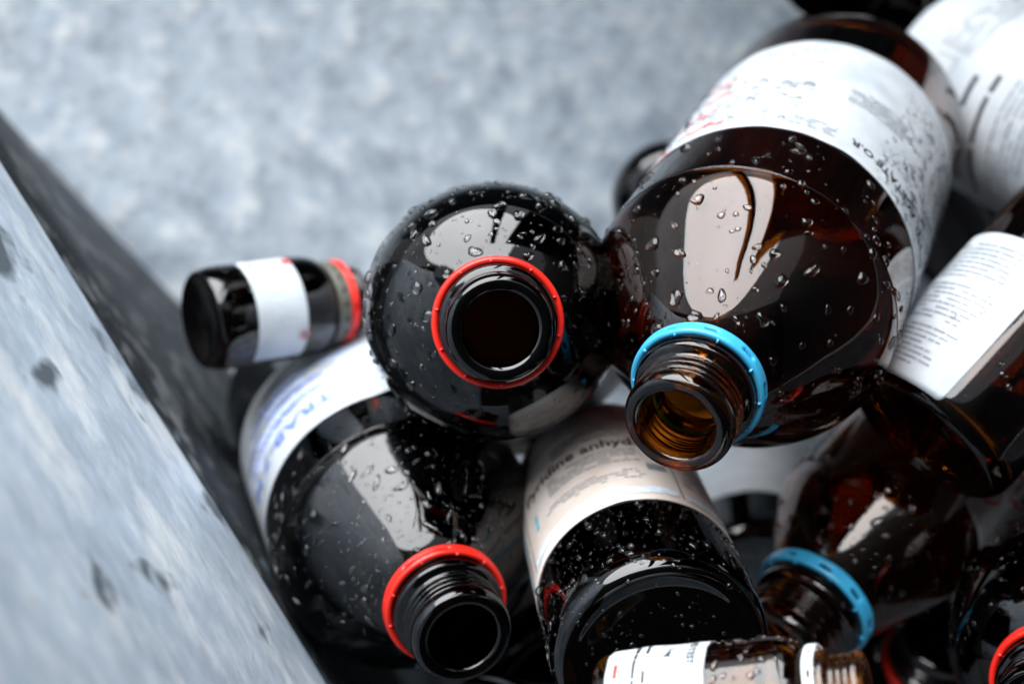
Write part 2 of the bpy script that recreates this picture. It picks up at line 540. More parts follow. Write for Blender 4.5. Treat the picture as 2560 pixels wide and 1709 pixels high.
class Print:
    """flat print on a label: collects shapes in label millimetres (x right, y up)"""
    def __init__(s, lab, a_mid, lift=0.26, dy=0.0):
        s.dy = dy
        s.lab, s.am, s.v, s.f, s.lift = lab, rad(a_mid), [], [], lift
    def add(s, v, f):
        b = len(s.v)
        s.v += [(q[0], q[1] + s.dy) for q in v]
        s.f += [tuple(i + b for i in q) for q in f]
    def text(s, x, y, size, txt, rot=0.0, bold=False, squash=1.0):
        v, f = text_mesh(txt, size, bold)
        c, d = math.cos(rad(rot)), math.sin(rad(rot))
        s.add([(x + (p[0] * squash * c - p[1] * d), y + (p[0] * squash * d + p[1] * c)) for p in v], f)
    def bar(s, x0, y0, x1, y1, w, taper=1.0):
        L = math.hypot(x1 - x0, y1 - y0)
        n = max(1, int(L / 2.5))
        nx, ny = -(y1 - y0) / L, (x1 - x0) / L
        v, f = [], []
        for i in range(n + 1):
            t = i / n
            ww = w * (1 + (taper - 1) * t) / 2
            x, y = x0 + (x1 - x0) * t, y0 + (y1 - y0) * t
            v += [(x + nx * ww, y + ny * ww), (x - nx * ww, y - ny * ww)]
            if i:
                f.append((2 * i - 2, 2 * i - 1, 2 * i + 1, 2 * i))
        s.add(v, f)
    def stroke(s, pts, w, seed=0):
        P = catmull(pts, 6)
        rnd = random.Random(seed)
        v, f = [], []
        for i, p in enumerate(P):
            q = P[min(i + 1, len(P) - 1)]; o = P[max(i - 1, 0)]
            dx, dy = q[0] - o[0], q[1] - o[1]
            l = math.hypot(dx, dy) or 1
            ww = w * (0.45 + 0.55 * math.sin(math.pi * min(1, max(0, i / len(P) * .92 + .06)))) * rnd.uniform(.8, 1.2) / 2
            v += [(p[0] - dy / l * ww, p[1] + dx / l * ww), (p[0] + dy / l * ww, p[1] - dx / l * ww)]
            if i:
                f.append((2 * i - 2, 2 * i - 1, 2 * i + 1, 2 * i))
        s.add(v, f)
    def lines(s, x, y, w, n, pitch, hgt, seed=0, fill=0.85, ragged=0.25):
        """small print too fine to read: rows of word-long marks"""
        rnd = random.Random(seed)
        for i in range(n):
            yy = y - i * pitch
            xe = x + w * (1 - (rnd.random() * ragged if i % 4 == 3 else rnd.random() * 0.06))
            xx = x
            while xx < xe:
                ww = min(rnd.uniform(1.2, 5.0) * hgt * 1.4, xe - xx)
                if rnd.random() < fill and ww > hgt * .4:
                    s.bar(xx, yy, xx + ww, yy, hgt * rnd.uniform(.7, 1.0))
                xx += ww + hgt * rnd.uniform(.45, .8)
    def blob(s, x, y, rx, ry, seed=0, n=22):
        rnd = random.Random(seed)
        ph = [rnd.uniform(0, 6.28) for _ in range(4)]
        ring = []
        m = 3
        v, f = [(x, y)], []
        for q in range(1, m + 1):
            for i in range(n):
                t = 2 * math.pi * i / n
                k = (1 + .16 * math.sin(2 * t + ph[0]) + .1 * math.sin(3 * t + ph[1]) + .07 * math.sin(5 * t + ph[2])) * q / m
                v.append((x + rx * k * math.cos(t), y + ry * k * math.sin(t)))
        for i in range(n):
            f.append((0, 1 + i, 1 + (i + 1) % n))
        for q in range(m - 1):
            for i in range(n):
                i2 = (i + 1) % n
                f.append((1 + q * n + i, 1 + (q + 1) * n + i, 1 + (q + 1) * n + i2, 1 + q * n + i2))
        s.add(v, f)
    def build(s, name, mat, parent):
        R = s.lab.k.R
        ys = s.lab
        vv = [ys.point(s.am + x / R, y, s.lift) for x, y in s.v]
        return link(name, mesh(name, vv, s.f), mat, parent, smooth=False)

def drop_geo(k, s0, a0, size, rnd, off=0.0, flat=None, el=1.0, tilt=0.0, lab=None):
    """one bead of water lying on the outline of the bottle at arc length s0, turn a0"""
    n, m = 14, 5
    ph = [rnd.uniform(0, 6.28) for _ in range(3)]
    g = 1.0 + 0.45 * max(0.0, min(2.0, size - 1.2))          # large drops are the merged, ragged ones
    am = [rnd.uniform(0.02, 0.15) * g, rnd.uniform(0.02, 0.11) * g, rnd.uniform(0, 0.06) * g]
    hgt = size * (flat if flat else rnd.uniform(0.42, 0.66))
    ct, st = math.cos(tilt), math.sin(tilt)
    v, f = [], []
    def put(u, w, hh):
        r, z, nr, nz = k.at_s(s0 + w)
        a = a0 + u / max(r, 5.0)
        rr = r
        if lab is not None:
            rr = lab.rad_at(a, z)
        rr += off + nr * hh
        return cyl(rr, a, z + nz * hh)
    v.append(put(0, 0, hgt))
    for q in range(1, m + 1):
        rho = math.sin(q / m * math.pi / 2)
        for i in range(n):
            t = 2 * math.pi * i / n
            kk = size * rho * (1 + am[0] * math.sin(2 * t + ph[0]) + am[1] * math.sin(3 * t + ph[1]) + am[2] * math.sin(5 * t + ph[2]))
            x, y = kk * math.cos(t) * el, kk * math.sin(t) / el
            v.append(put(x * ct - y * st, x * st + y * ct, hgt * max(0.0, 1 - rho ** 2.4) ** 0.62 - (0.03 if q == m else 0)))
    for i in range(n):
        f.append((0, 1 + i, 1 + (i + 1) % n))
    for q in range(m - 1):
        for i in range(n):
            i2 = (i + 1) % n
            f.append((1 + q * n + i, 1 + (q + 1) * n + i, 1 + (q + 1) * n + i2, 1 + q * n + i2))
    return v, f

def drops(root, k, zr, ar, n, smin, smax, seed, singles=0, lab=None, mat='water', parent=None, power=2.6, off=0.02, flat=None, elong=0.35, keep=None, srange=None):
    """beads of water scattered over part of a bottle: the largest as parts, the rest as one spray"""
    rnd = random.Random(seed)
    s_lo, s_hi = srange if srange else (k.s_of_z(zr[0]), k.s_of_z(zr[1]))
    placed = []
    tries = 0
    while len(placed) < n and tries < n * 30:
        tries += 1
        size = smin + (smax - smin) * rnd.random() ** power
        s0 = rnd.uniform(s_lo, s_hi)
        a0 = rad(rnd.uniform(*ar))
        r, z, _, _ = k.at_s(s0)
        p = Vector(cyl(r, a0, z)) * 1000
        if keep and not keep(math.degrees(a0), z, rnd):
            continue
        if any((p - q).length < (size + qs) * 1.12 for q, qs, _, _ in placed):
            continue
        placed.append((p, size, s0, a0))
    placed.sort(key=lambda q: -q[1])
    par = parent or root
    vv, ff = [], []
    for i, (p, size, s0, a0) in enumerate(placed):
        el = 1 + (rnd.random() ** 2) * elong
        v, f = drop_geo(k, s0, a0, size, rnd, off=off, el=el, tilt=rnd.uniform(0, 3.14), lab=lab, flat=flat)
        if i < singles:
            link("water_drop", mesh("water_drop", v, f), mat, par)
        else:
            b = len(vv)
            vv += v
            ff += [tuple(x + b for x in q) for q in f]
    if vv:
        o = link("water_spray", mesh("water_spray", vv, ff), mat, par)
        o["kind"] = "stuff"

# ------------------------------------------------------------------ the bin
def thing(name, label, cat, loc=(0, 0, 0), group=None):
    o = bpy.data.objects.new(name, None)
    COL.objects.link(o)
    o.location = loc
    o.empty_display_size = 0.02
    o["label"] = label
    o["category"] = cat
    if group:
        o["group"] = group
    return o

bin_ = thing("steel_bin", "grey galvanised steel bin with a flared side panel, holding the wet bottles", "bin")
LIP = [
    [(-0.2852, 0.0255, 0.716), (-0.2869, 0.0276, 0.7011), (-0.2885, 0.0308, 0.6813), (-0.2912, 0.0385, 0.6369), (-0.2914, 0.0499, 0.5831), (-0.2902, 0.061, 0.5344), (-0.2884, 0.0704, 0.4955), (-0.2865, 0.0778, 0.4664), (-0.2859, 0.084, 0.4391), (-0.287, 0.09, 0.4076), (-0.2881, 0.0934, 0.3879), (-0.2891, 0.0945, 0.3799), (-0.2932, 0.0937, 0.3716), (-0.306, 0.1053, 0.2787), (-0.3188, 0.1169, 0.1858), (-0.3316, 0.1285, 0.0929), (-0.346, 0.1415, -0.0111)],
    [(-0.2672, -0.0028, 0.7099), (-0.269, -0.0007, 0.695), (-0.2706, 0.0025, 0.6753), (-0.2732, 0.0102, 0.6309), (-0.2734, 0.0215, 0.5771), (-0.2722, 0.0326, 0.5283), (-0.2704, 0.0421, 0.4894), (-0.2685, 0.0495, 0.4603), (-0.2679, 0.0557, 0.433), (-0.269, 0.0617, 0.4016), (-0.2701, 0.0651, 0.3819), (-0.2711, 0.0662, 0.3739), (-0.2752, 0.0654, 0.3656), (-0.2864, 0.0777, 0.2742), (-0.2976, 0.09, 0.1828), (-0.3088, 0.1023, 0.0914), (-0.3213, 0.1161, -0.011)],
    [(-0.2493, -0.0311, 0.7039), (-0.251, -0.029, 0.689), (-0.2526, -0.0258, 0.6693), (-0.2552, -0.0181, 0.6249), (-0.2554, -0.0068, 0.5711), (-0.2542, 0.0043, 0.5223), (-0.2524, 0.0138, 0.4834), (-0.2505, 0.0212, 0.4543), (-0.2499, 0.0274, 0.427), (-0.251, 0.0334, 0.3956), (-0.2521, 0.0368, 0.3759), (-0.2531, 0.0379, 0.3679), (-0.2572, 0.0371, 0.3596), (-0.2668, 0.0501, 0.2697), (-0.2763, 0.0631, 0.1798), (-0.2859, 0.0761, 0.0899), (-0.2966, 0.0907, -0.0108)],
    [(-0.2313, -0.0594, 0.6979), (-0.233, -0.0573, 0.683), (-0.2346, -0.0541, 0.6632), (-0.2372, -0.0464, 0.6189), (-0.2374, -0.0351, 0.5651), (-0.2362, -0.024, 0.5163), (-0.2344, -0.0145, 0.4774), (-0.2325, -0.0071, 0.4483), (-0.2319, -0.001, 0.421), (-0.233, 0.005, 0.3896), (-0.2341, 0.0085, 0.3699), (-0.2351, 0.0096, 0.3619), (-0.2392, 0.0087, 0.3535), (-0.2471, 0.0225, 0.2652), (-0.2551, 0.0362, 0.1768), (-0.263, 0.05, 0.0884), (-0.2719, 0.0653, -0.0106)],
    [(-0.2133, -0.0877, 0.6919), (-0.215, -0.0856, 0.677), (-0.2166, -0.0824, 0.6572), (-0.2192, -0.0747, 0.6129), (-0.2194, -0.0634, 0.559), (-0.2182, -0.0523, 0.5103), (-0.2164, -0.0429, 0.4714), (-0.2145, -0.0354, 0.4423), (-0.2139, -0.0293, 0.415), (-0.215, -0.0233, 0.3835), (-0.2161, -0.0198, 0.3638), (-0.2171, -0.0187, 0.3559), (-0.2212, -0.0196, 0.3475), (-0.2275, -0.0051, 0.2606), (-0.2338, 0.0094, 0.1738), (-0.2401, 0.0238, 0.0869), (-0.2472, 0.04, -0.0104)],
    [(-0.1953, -0.116, 0.6859), (-0.197, -0.1139, 0.671), (-0.1986, -0.1107, 0.6512), (-0.2012, -0.103, 0.6068), (-0.2014, -0.0917, 0.553), (-0.2002, -0.0806, 0.5043), (-0.1984, -0.0712, 0.4654), (-0.1965, -0.0637, 0.4363), (-0.1959, -0.0576, 0.409), (-0.197, -0.0516, 0.3775), (-0.1981, -0.0481, 0.3578), (-0.1991, -0.0471, 0.3499), (-0.2032, -0.0479, 0.3415), (-0.2079, -0.0327, 0.2561), (-0.2125, -0.0175, 0.1708), (-0.2172, -0.0023, 0.0854), (-0.2225, 0.0147, -0.0102)],
    [(-0.1773, -0.1443, 0.6799), (-0.179, -0.1422, 0.665), (-0.1806, -0.1391, 0.6452), (-0.1832, -0.1313, 0.6008), (-0.1834, -0.12, 0.547), (-0.1822, -0.1089, 0.4982), (-0.1804, -0.0995, 0.4594), (-0.1785, -0.092, 0.4303), (-0.1779, -0.0859, 0.4029), (-0.179, -0.0799, 0.3715), (-0.1801, -0.0764, 0.3518), (-0.1811, -0.0754, 0.3438), (-0.1852, -0.0762, 0.3355), (-0.189, -0.0608, 0.2516), (-0.1929, -0.0454, 0.1677), (-0.1967, -0.03, 0.0839), (-0.201, -0.0128, -0.0101)],
    [(-0.1593, -0.1726, 0.6738), (-0.161, -0.1705, 0.6589), (-0.1626, -0.1674, 0.6392), (-0.1652, -0.1596, 0.5948), (-0.1654, -0.1483, 0.541), (-0.1642, -0.1372, 0.4922), (-0.1624, -0.1278, 0.4533), (-0.1605, -0.1204, 0.4242), (-0.1599, -0.1142, 0.3969), (-0.161, -0.1082, 0.3655), (-0.1621, -0.1047, 0.3458), (-0.1631, -0.1037, 0.3378), (-0.1672, -0.1045, 0.3295), (-0.1715, -0.0897, 0.2471), (-0.1758, -0.075, 0.1647), (-0.1802, -0.0602, 0.0824), (-0.185, -0.0437, -0.0099)],
    [(-0.1413, -0.2009, 0.6678), (-0.143, -0.1989, 0.6529), (-0.1446, -0.1957, 0.6332), (-0.1472, -0.1879, 0.5888), (-0.1474, -0.1766, 0.535), (-0.1462, -0.1655, 0.4862), (-0.1444, -0.1561, 0.4473), (-0.1425, -0.1487, 0.4182), (-0.1419, -0.1425, 0.3909), (-0.143, -0.1365, 0.3595), (-0.1441, -0.133, 0.3398), (-0.1451, -0.132, 0.3318), (-0.1492, -0.1328, 0.3235), (-0.1539, -0.1186, 0.2426), (-0.1585, -0.1043, 0.1617), (-0.1632, -0.0901, 0.0809), (-0.1684, -0.0742, -0.0097)],
    [(-0.1233, -0.2292, 0.6618), (-0.125, -0.2272, 0.6469), (-0.1266, -0.224, 0.6271), (-0.1292, -0.2162, 0.5828), (-0.1294, -0.2049, 0.529), (-0.1282, -0.1938, 0.4802), (-0.1264, -0.1844, 0.4413), (-0.1245, -0.177, 0.4122), (-0.1239, -0.1708, 0.3849), (-0.125, -0.1648, 0.3535), (-0.1261, -0.1613, 0.3338), (-0.1271, -0.1603, 0.3258), (-0.1312, -0.1611, 0.3174), (-0.136, -0.1473, 0.2381), (-0.1407, -0.1334, 0.1587), (-0.1455, -0.1196, 0.0794), (-0.1509, -0.1041, -0.0095)],
    [(-0.1053, -0.2576, 0.6558), (-0.107, -0.2555, 0.6409), (-0.1086, -0.2523, 0.6211), (-0.1112, -0.2445, 0.5768), (-0.1114, -0.2332, 0.5229), (-0.1103, -0.2221, 0.4742), (-0.1084, -0.2127, 0.4353), (-0.1065, -0.2053, 0.4062), (-0.1059, -0.1991, 0.3789), (-0.107, -0.1931, 0.3474), (-0.1081, -0.1896, 0.3277), (-0.1091, -0.1886, 0.3198), (-0.1132, -0.1894, 0.3114), (-0.1181, -0.176, 0.2336), (-0.123, -0.1625, 0.1557), (-0.1279, -0.1491, 0.0779), (-0.1333, -0.134, -0.0093)],
    [(-0.0873, -0.2859, 0.6498), (-0.089, -0.2838, 0.6349), (-0.0906, -0.2806, 0.6151), (-0.0932, -0.2728, 0.5707), (-0.0934, -0.2615, 0.5169), (-0.0923, -0.2504, 0.4682), (-0.0904, -0.241, 0.4293), (-0.0885, -0.2336, 0.4002), (-0.0879, -0.2274, 0.3729), (-0.089, -0.2214, 0.3414), (-0.0901, -0.2179, 0.3217), (-0.0911, -0.2169, 0.3138), (-0.0952, -0.2177, 0.3054), (-0.1001, -0.2046, 0.2291), (-0.105, -0.1915, 0.1527), (-0.11, -0.1784, 0.0764), (-0.1155, -0.1637, -0.0092)],
    [(-0.0693, -0.3142, 0.6437), (-0.071, -0.3121, 0.6289), (-0.0726, -0.3089, 0.6091), (-0.0752, -0.3012, 0.5647), (-0.0754, -0.2898, 0.5109), (-0.0743, -0.2787, 0.4621), (-0.0724, -0.2693, 0.4233), (-0.0705, -0.2619, 0.3942), (-0.0699, -0.2557, 0.3668), (-0.071, -0.2497, 0.3354), (-0.0721, -0.2463, 0.3157), (-0.0731, -0.2452, 0.3077), (-0.0772, -0.246, 0.2994), (-0.0822, -0.2333, 0.2245), (-0.0871, -0.2205, 0.1497), (-0.092, -0.2077, 0.0748), (-0.0976, -0.1934, -0.009)],
    [(-0.0513, -0.3425, 0.6377), (-0.053, -0.3404, 0.6228), (-0.0546, -0.3372, 0.6031), (-0.0572, -0.3295, 0.5587), (-0.0574, -0.3181, 0.5049), (-0.0563, -0.307, 0.4561), (-0.0544, -0.2976, 0.4172), (-0.0525, -0.2902, 0.3881), (-0.0519, -0.284, 0.3608), (-0.053, -0.278, 0.3294), (-0.0541, -0.2746, 0.3097), (-0.0551, -0.2735, 0.3017), (-0.0592, -0.2743, 0.2934), (-0.0642, -0.2619, 0.22), (-0.0691, -0.2495, 0.1467), (-0.0741, -0.237, 0.0733), (-0.0797, -0.2231, -0.0088)],
    [(-0.0333, -0.3708, 0.6317), (-0.035, -0.3687, 0.6168), (-0.0366, -0.3655, 0.5971), (-0.0392, -0.3578, 0.5527), (-0.0394, -0.3465, 0.4989), (-0.0383, -0.3354, 0.4501), (-0.0364, -0.3259, 0.4112), (-0.0345, -0.3185, 0.3821), (-0.0339, -0.3123, 0.3548), (-0.035, -0.3063, 0.3234), (-0.0361, -0.3029, 0.3037), (-0.0371, -0.3018, 0.2957), (-0.0412, -0.3026, 0.2874), (-0.0462, -0.2903, 0.2144), (-0.0512, -0.2779, 0.1414), (-0.0561, -0.2656, 0.0684), (-0.0617, -0.2517, -0.0134)],
]

def grid_from_rows(rows, sub=3, wob=0.0):
    P = [[Vector(q) for q in r] for r in rows]
    # refine along the lip
    out = []
    for i in range(len(P) - 1):
        for k in range(sub):
            t = k / sub
            out.append([a.lerp(b, t) for a, b in zip(P[i], P[i + 1])])
    out.append(P[-1])
    if wob:
        for r in out:
            for q in r:
                d = noise.noise(q * 9) * wob
                q.x += d; q.y += d * .6
    nn = len(out[0])
    v = [tuple(q) for r in out for q in r]
    f = []
    for i in range(len(out) - 1):
        for j in range(nn - 1):
            p = i * nn + j
            f.append((p, p + 1, p + nn + 1, p + nn))
    return v, f

v, f = grid_from_rows([r[:13] for r in LIP], 4, 0.001)
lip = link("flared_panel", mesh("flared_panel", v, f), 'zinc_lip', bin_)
sol = lip.modifiers.new("thickness", 'SOLIDIFY'); sol.thickness = 0.0012; sol.offset = 0
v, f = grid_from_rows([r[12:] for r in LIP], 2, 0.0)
wl = link("side_wall", mesh("side_wall", v, f), 'zinc_shade', bin_)  # the wall's shade is in its steel colour
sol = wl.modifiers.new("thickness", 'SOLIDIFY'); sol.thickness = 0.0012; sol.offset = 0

def slab(name, pts, mat, parent, th=0.0015, sub=1):
    bm = bmesh.new()
    vs = [bm.verts.new(p) for p in pts]
    bm.faces.new(vs)
    bmesh.ops.subdivide_edges(bm, edges=bm.edges[:], cuts=sub, use_grid_fill=True)
    me = bpy.data.meshes.new(name)
    bm.to_mesh(me); bm.free()
    o = link(name, me, mat, parent, smooth=False)
    sm = o.modifiers.new("thickness", 'SOLIDIFY'); sm.thickness = th; sm.offset = -1
    return o

slab("floor_panel", [(-0.75, -0.75, 0), (0.80, -0.75, 0), (0.80, 0.62, 0), (-0.75, 0.62, 0)], 'zinc', bin_, 0.002, 6)
slab("back_wall", [(-0.75, 0.62, -0.01), (0.80, 0.62, -0.01), (0.80, 0.66, 0.42), (-0.75, 0.66, 0.42)], 'zinc', bin_, 0.0015, 2)
slab("end_wall", [(0.80, 0.66, 0.42), (0.80, 0.62, -0.01), (0.80, -0.75, -0.01), (0.80, -0.80, 0.42)], 'zinc', bin_, 0.0015, 2)
slab("front_wall", [(0.80, -0.80, 0.42), (0.80, -0.75, -0.01), (-0.30, -0.75, -0.01), (-0.30, -0.80, 0.42)], 'zinc', bin_, 0.0015, 2)
lm, lnt, lb = new_mat("black_light_blocker")  # dull black for the added panels that shut out the sky
ln = N(lnt, "ShaderNodeTexNoise", Scale=60.0, Detail=4.0)
lnt.links.new(ramp(lnt, ln.outputs["Fac"], [(0.3, (0.012, 0.012, 0.013)), (0.7, (0.03, 0.03, 0.032))]), lb.inputs["Base Color"])
lb.inputs["Roughness"].default_value = 0.7
M['light_blocker'] = lm
slab("light_blocker", [(0.9, -0.86, 0.44), (-0.95, -0.86, 0.44), (-0.95, 0.12, 1.60), (0.9, 0.12, 1.60)], 'light_blocker', bin_, 0.004, 2)  # unseen panel added overhead to block the sky
slab("blocker_side", [(0.86, -0.86, 0.44), (0.86, 0.66, 0.44), (0.86, 0.66, 1.60), (0.86, -0.05, 1.60)], 'light_blocker', bin_, 0.004, 2)  # added out of view, blocks light from the right
slab("blocker_side", [(-0.92, -0.86, 0.30), (-0.92, 0.30, 0.30), (-0.92, 0.34, 1.60), (-0.92, -0.05, 1.60)], 'light_blocker', bin_, 0.004, 2)  # added out of view, blocks light from the left
slab("blocker_front", [(0.86, 0.68, 0.43), (0.26, 0.68, 0.43), (0.20, 0.60, 1.60), (0.86, 0.60, 1.60)], 'light_blocker', bin_, 0.004, 2)  # unseen panel added to narrow the sky opening
slab("blocker_post", [(0.09, 0.67, 0.43), (0.02, 0.67, 0.43), (-0.02, 0.60, 1.60), (0.05, 0.60, 1.60)], 'light_blocker', bin_, 0.02, 2)  # unseen bar added to split the sky reflections on the glass
gv = [(-40, -40, -0.012), (40, -40, -0.012), (40, 40, -0.012), (-40, 40, -0.012)]
gm, gnt, gb = new_mat("asphalt")
gn = N(gnt, "ShaderNodeTexNoise", Scale=120.0, Detail=6.0)
gc = ramp(gnt, gn.outputs["Fac"], [(0.3, (0.035, 0.035, 0.037)), (0.7, (0.075, 0.075, 0.078))])
gnt.links.new(gc, gb.inputs["Base Color"]); gb.inputs["Roughness"].default_value = 0.9
M['asphalt'] = gm
ground = link("ground", mesh("ground", gv, [(0, 1, 2, 3)]), 'asphalt', None, smooth=False)
ground["kind"] = "structure"


# ------------------------------------------------------------------ bottles
POSES = {
    'blue_big': ((0.1869, 0.0813, 0.2093), (-0.378, -0.6346, 0.6741), (0.3127, 0.5978, 0.7381)),
    'red_mid': ((-0.0157, -0.0074, 0.182), (0.0441, -0.3064, 0.9509), (0.0045, 0.9519, 0.3065)),
    'red_left': ((-0.1112, -0.0591, 0.1099), (0.3021, -0.4879, 0.819), (-0.3912, 0.72, 0.5732)),
    'base_peach': ((0.0613, -0.2141, 0.3903), (-0.0891, 0.5228, -0.8478), (-0.317, 0.792, 0.5217)),
    'base_white': ((0.139, -0.1833, 0.1616), (0.0698, 0.5995, -0.7974), (-0.1913, 0.7925, 0.5791)),
    'blue_right': ((0.2843, -0.0518, 0.1813), (-0.6446, -0.6453, 0.41), (0.1804, 0.3928, 0.9018)),
    'right_label': ((0.1893, -0.1144, 0.3233), (0.6941, 0.7192, -0.0295), (-0.0582, 0.0969, 0.9936)),
    'top_white': ((0.3262, 0.0415, 0.2617), (-0.3737, 0.6196, -0.6902), (-0.8231, 0.1215, 0.5547)),
    'top_back': ((0.1982, 0.1918, 0.1737), (0.3897, 0.8059, -0.4458), (0.1864, 0.405, 0.8951)),
    'dark_back': ((0.1093, 0.0765, 0.0692), (-0.1514, -0.2376, 0.9595), (0.5228, -0.8431, -0.1263)),
    'small_left': ((-0.1601, -0.0452, 0.2664), (0.8074, 0.2521, -0.5335), (0.5745, -0.1297, 0.8081)),
    'small_bottom': ((0.0365, -0.2324, 0.4209), (0.9171, 0.0914, 0.3881), (-0.3909, 0.0143, 0.9203)),
    'red_corner': ((0.3354, -0.1452, 0.18), (-0.4707, -0.3665, 0.8026), (0.1827, 0.8494, 0.4951)),
    'red_print': ((0.0263, -0.2288, 0.1531), (-0.4316, 0.6497, -0.6258), (-0.3592, 0.5126, 0.7799)),
    'dark_bottom': ((-0.0197, -0.2579, 0.2519), (0.5555, -0.075, -0.8281), (0.8309, 0.0129, 0.5562)),
    'red_deep': ((0.2391, -0.303, 0.0211), (-0.0574, 0.4445, 0.8939), (-0.4803, -0.7973, 0.3656)),
    'right_gap': ((0.2815, 0.045, 0.1016), (0.8478, 0.4334, -0.3057), (0.3304, 0.0194, 0.9437)),
}

KINDS = {
    'winchester': Kind(69, 325, 66, cone=True),
    'winchester_b': Kind(66, 300, 60, cone=True),
    'litre_round': Kind(59.5, 250, 50),
    'litre_mid': Kind(50, 245, 50, 1.1, cone=True),
    'litre_red': Kind(55, 250, 48),
    'litre': Kind(47.5, 225, 38),
    'litre_tw': Kind(57, 250, 48),
    'litre_b': Kind(45.5, 225, 37),
    'litre_slim': Kind(44, 215, 38),
    'half': Kind(40, 190, 40, 0.9),
    'quarter': Kind(36, 150, 34, 0.85),
    'small': Kind(27, 92, 14, 0.62, 1.3, 4.4),
    'small_b': Kind(21.5, 98, 14, 0.56, 1.12, 4.6),
}
GLASS = {}
def bottle(pose, kind, label, glassmat='amber_dark', ring=None, rz=(0.6, 7.4), name="amber_bottle", seg=96, grooves=True):
    base, ax, xx = POSES[pose]
    z = Vector(ax).normalized(); x = (Vector(xx) - z * Vector(xx).dot(z)).normalized(); y = z.cross(x)
    root = thing(name, label, "bottle", group="wet bottles thrown into the steel bin")
    root.matrix_world = Matrix(((x.x, y.x, z.x, base[0]), (x.y, y.y, z.y, base[1]), (x.z, y.z, z.z, base[2]), (0, 0, 0, 1)))
    k = KINDS[kind]
    key = (kind, glassmat)
    if key not in GLASS:
        me = bottle_mesh(k, seg)
        me.materials.append(M[glassmat])
        GLASS[key] = me
    link("glass_body", GLASS[key], None, root)
    if ring:
        link("tamper_ring", ring_mesh(k, grooves=grooves, z0=rz[0], hgt=rz[1], seed=len(bpy.data.objects)), ring, root)
    return root, k

def put_label(root, lab, mat='paper', note=None):
    o = link("label", lab.mesh(), mat, root)
    s = o.modifiers.new("thickness", 'SOLIDIFY'); s.thickness = 0.00016; s.offset = -1
    if note:
        o["label"] = note
    return o

# --- the large bottle in front, blue ring on its neck
root, k = bottle('blue_big', 'winchester', "large brown bottle with blue neck ring and white label, lying on top of the pile", ring='blue', glassmat='amber_warm', seg=144, grooves=False)
lab = Lab(k, 60, 181, -168, 168, wav=0.5, seed=3)
lo = put_label(root, lab, 'paper')
p = Print(lab, -42); p.text(-28, 164, 8.2, "ETHYL ACETATE O.R", bold=True, squash=0.92); p.build("lettering", 'ink', lo)
p = Print(lab, -50)
p.lines(-16, 154, 40, 4, 3.6, 1.3, 5); p.lines(-40, 138, 30, 9, 2.6, 1.0, 6)
p.build("small_print", 'ink_grey', lo)
for q, args in enumerate(((-18, 128, 34, 8, 2.3, 0.9, 7, 0.9), (12, 172, 22, 4, 2.6, 0.8, 8, .6), (30, 130, 18, 2, 6, 1.0, 9, .8))):
    p = Print(lab, -10); p.lines(*args); p.build("faint_print", 'ink_grey', lo)
p = Print(lab, 48)
for i, (x, y, L) in enumerate(((-6, 168, 22), (4, 146, 26), (-2, 122, 22), (6, 100, 18), (20, 176, 16))):
    p.stroke([(x, y), (x + L * .2, y + 2.5), (x + L * .45, y - 1.0), (x + L * .7, y + 2.0), (x + L, y - 1.5)], 2.4, i)
p.build("red_writing", 'ink_red', lo)
p = Print(lab, -88); p.bar(-6, 95, -6, 118, 5.0); p.build("blue_print", 'ink_teal', lo)
p = Print(lab, -88); p.bar(8, 150, 8, 158, 4.0); p.build("blue_print", 'ink_teal', lo)
p = Print(lab, -72); p.lines(-34, 118, 44, 16, 2.8, 1.1, 15, .9); p.build("side_print", 'ink_grey', lo)
drops(root, k, (212, 287), (-100, 100), 150, 0.5, 3.4, 11, singles=70, power=1.9)
drops(root, k, (182, 212), (-40, 75), 26, 0.7, 3.6, 12, singles=10, power=1.8, elong=0.9)
drops(root, k, (195, 286), (-110, 110), 330, 0.14, 0.45, 13)
drops(root, k, (66, 178), (-110, -18), 420, 0.7, 3.0, 14, lab=lab, mat='bead', parent=lo, flat=0.5, elong=.6)
drops(root, k, (66, 178), (18, 105), 230, 0.8, 3.0, 16, lab=lab, mat='bead', parent=lo, flat=0.55)

# --- round-shouldered bottle seen straight into its open neck
root, k = bottle('red_mid', 'litre_round', "dark bottle with red neck ring whose open mouth faces straight at the viewer", ring='red', seg=128)
lab = Lab(k, 62, 158, 180, 258, peel=lambda u, w: 25 * (1 - w) ** 1.1 + 0.8 + 1.5 * math.sin(u * 9) * (1 - w), wav=1.2, seed=9)
lo = put_label(root, lab, 'paper_grey', "soaked grey label coming loose at its lower edge")
p = Print(lab, 224); p.lines(-30, 138, 60, 12, 4.0, 1.4, 22); p.build("small_print", 'ink', lo)
lab2 = Lab(k, 40, 143, 60, 165, peel=lambda u, w: 1.2 + 1.0 * (1 - w), seed=10)
lo2 = put_label(root, lab2, 'paper', "white label curving round the far side")
drops(root, k, (160, 212), (-80, 130), 170, 0.5, 3.0, 31, singles=40, power=2.2)
drops(root, k, (130, 212), (-180, 180), 520, 0.2, 0.75, 32, power=1.5)
drops(root, k, (110, 160), (-20, 150), 260, 0.4, 1.5, 33)

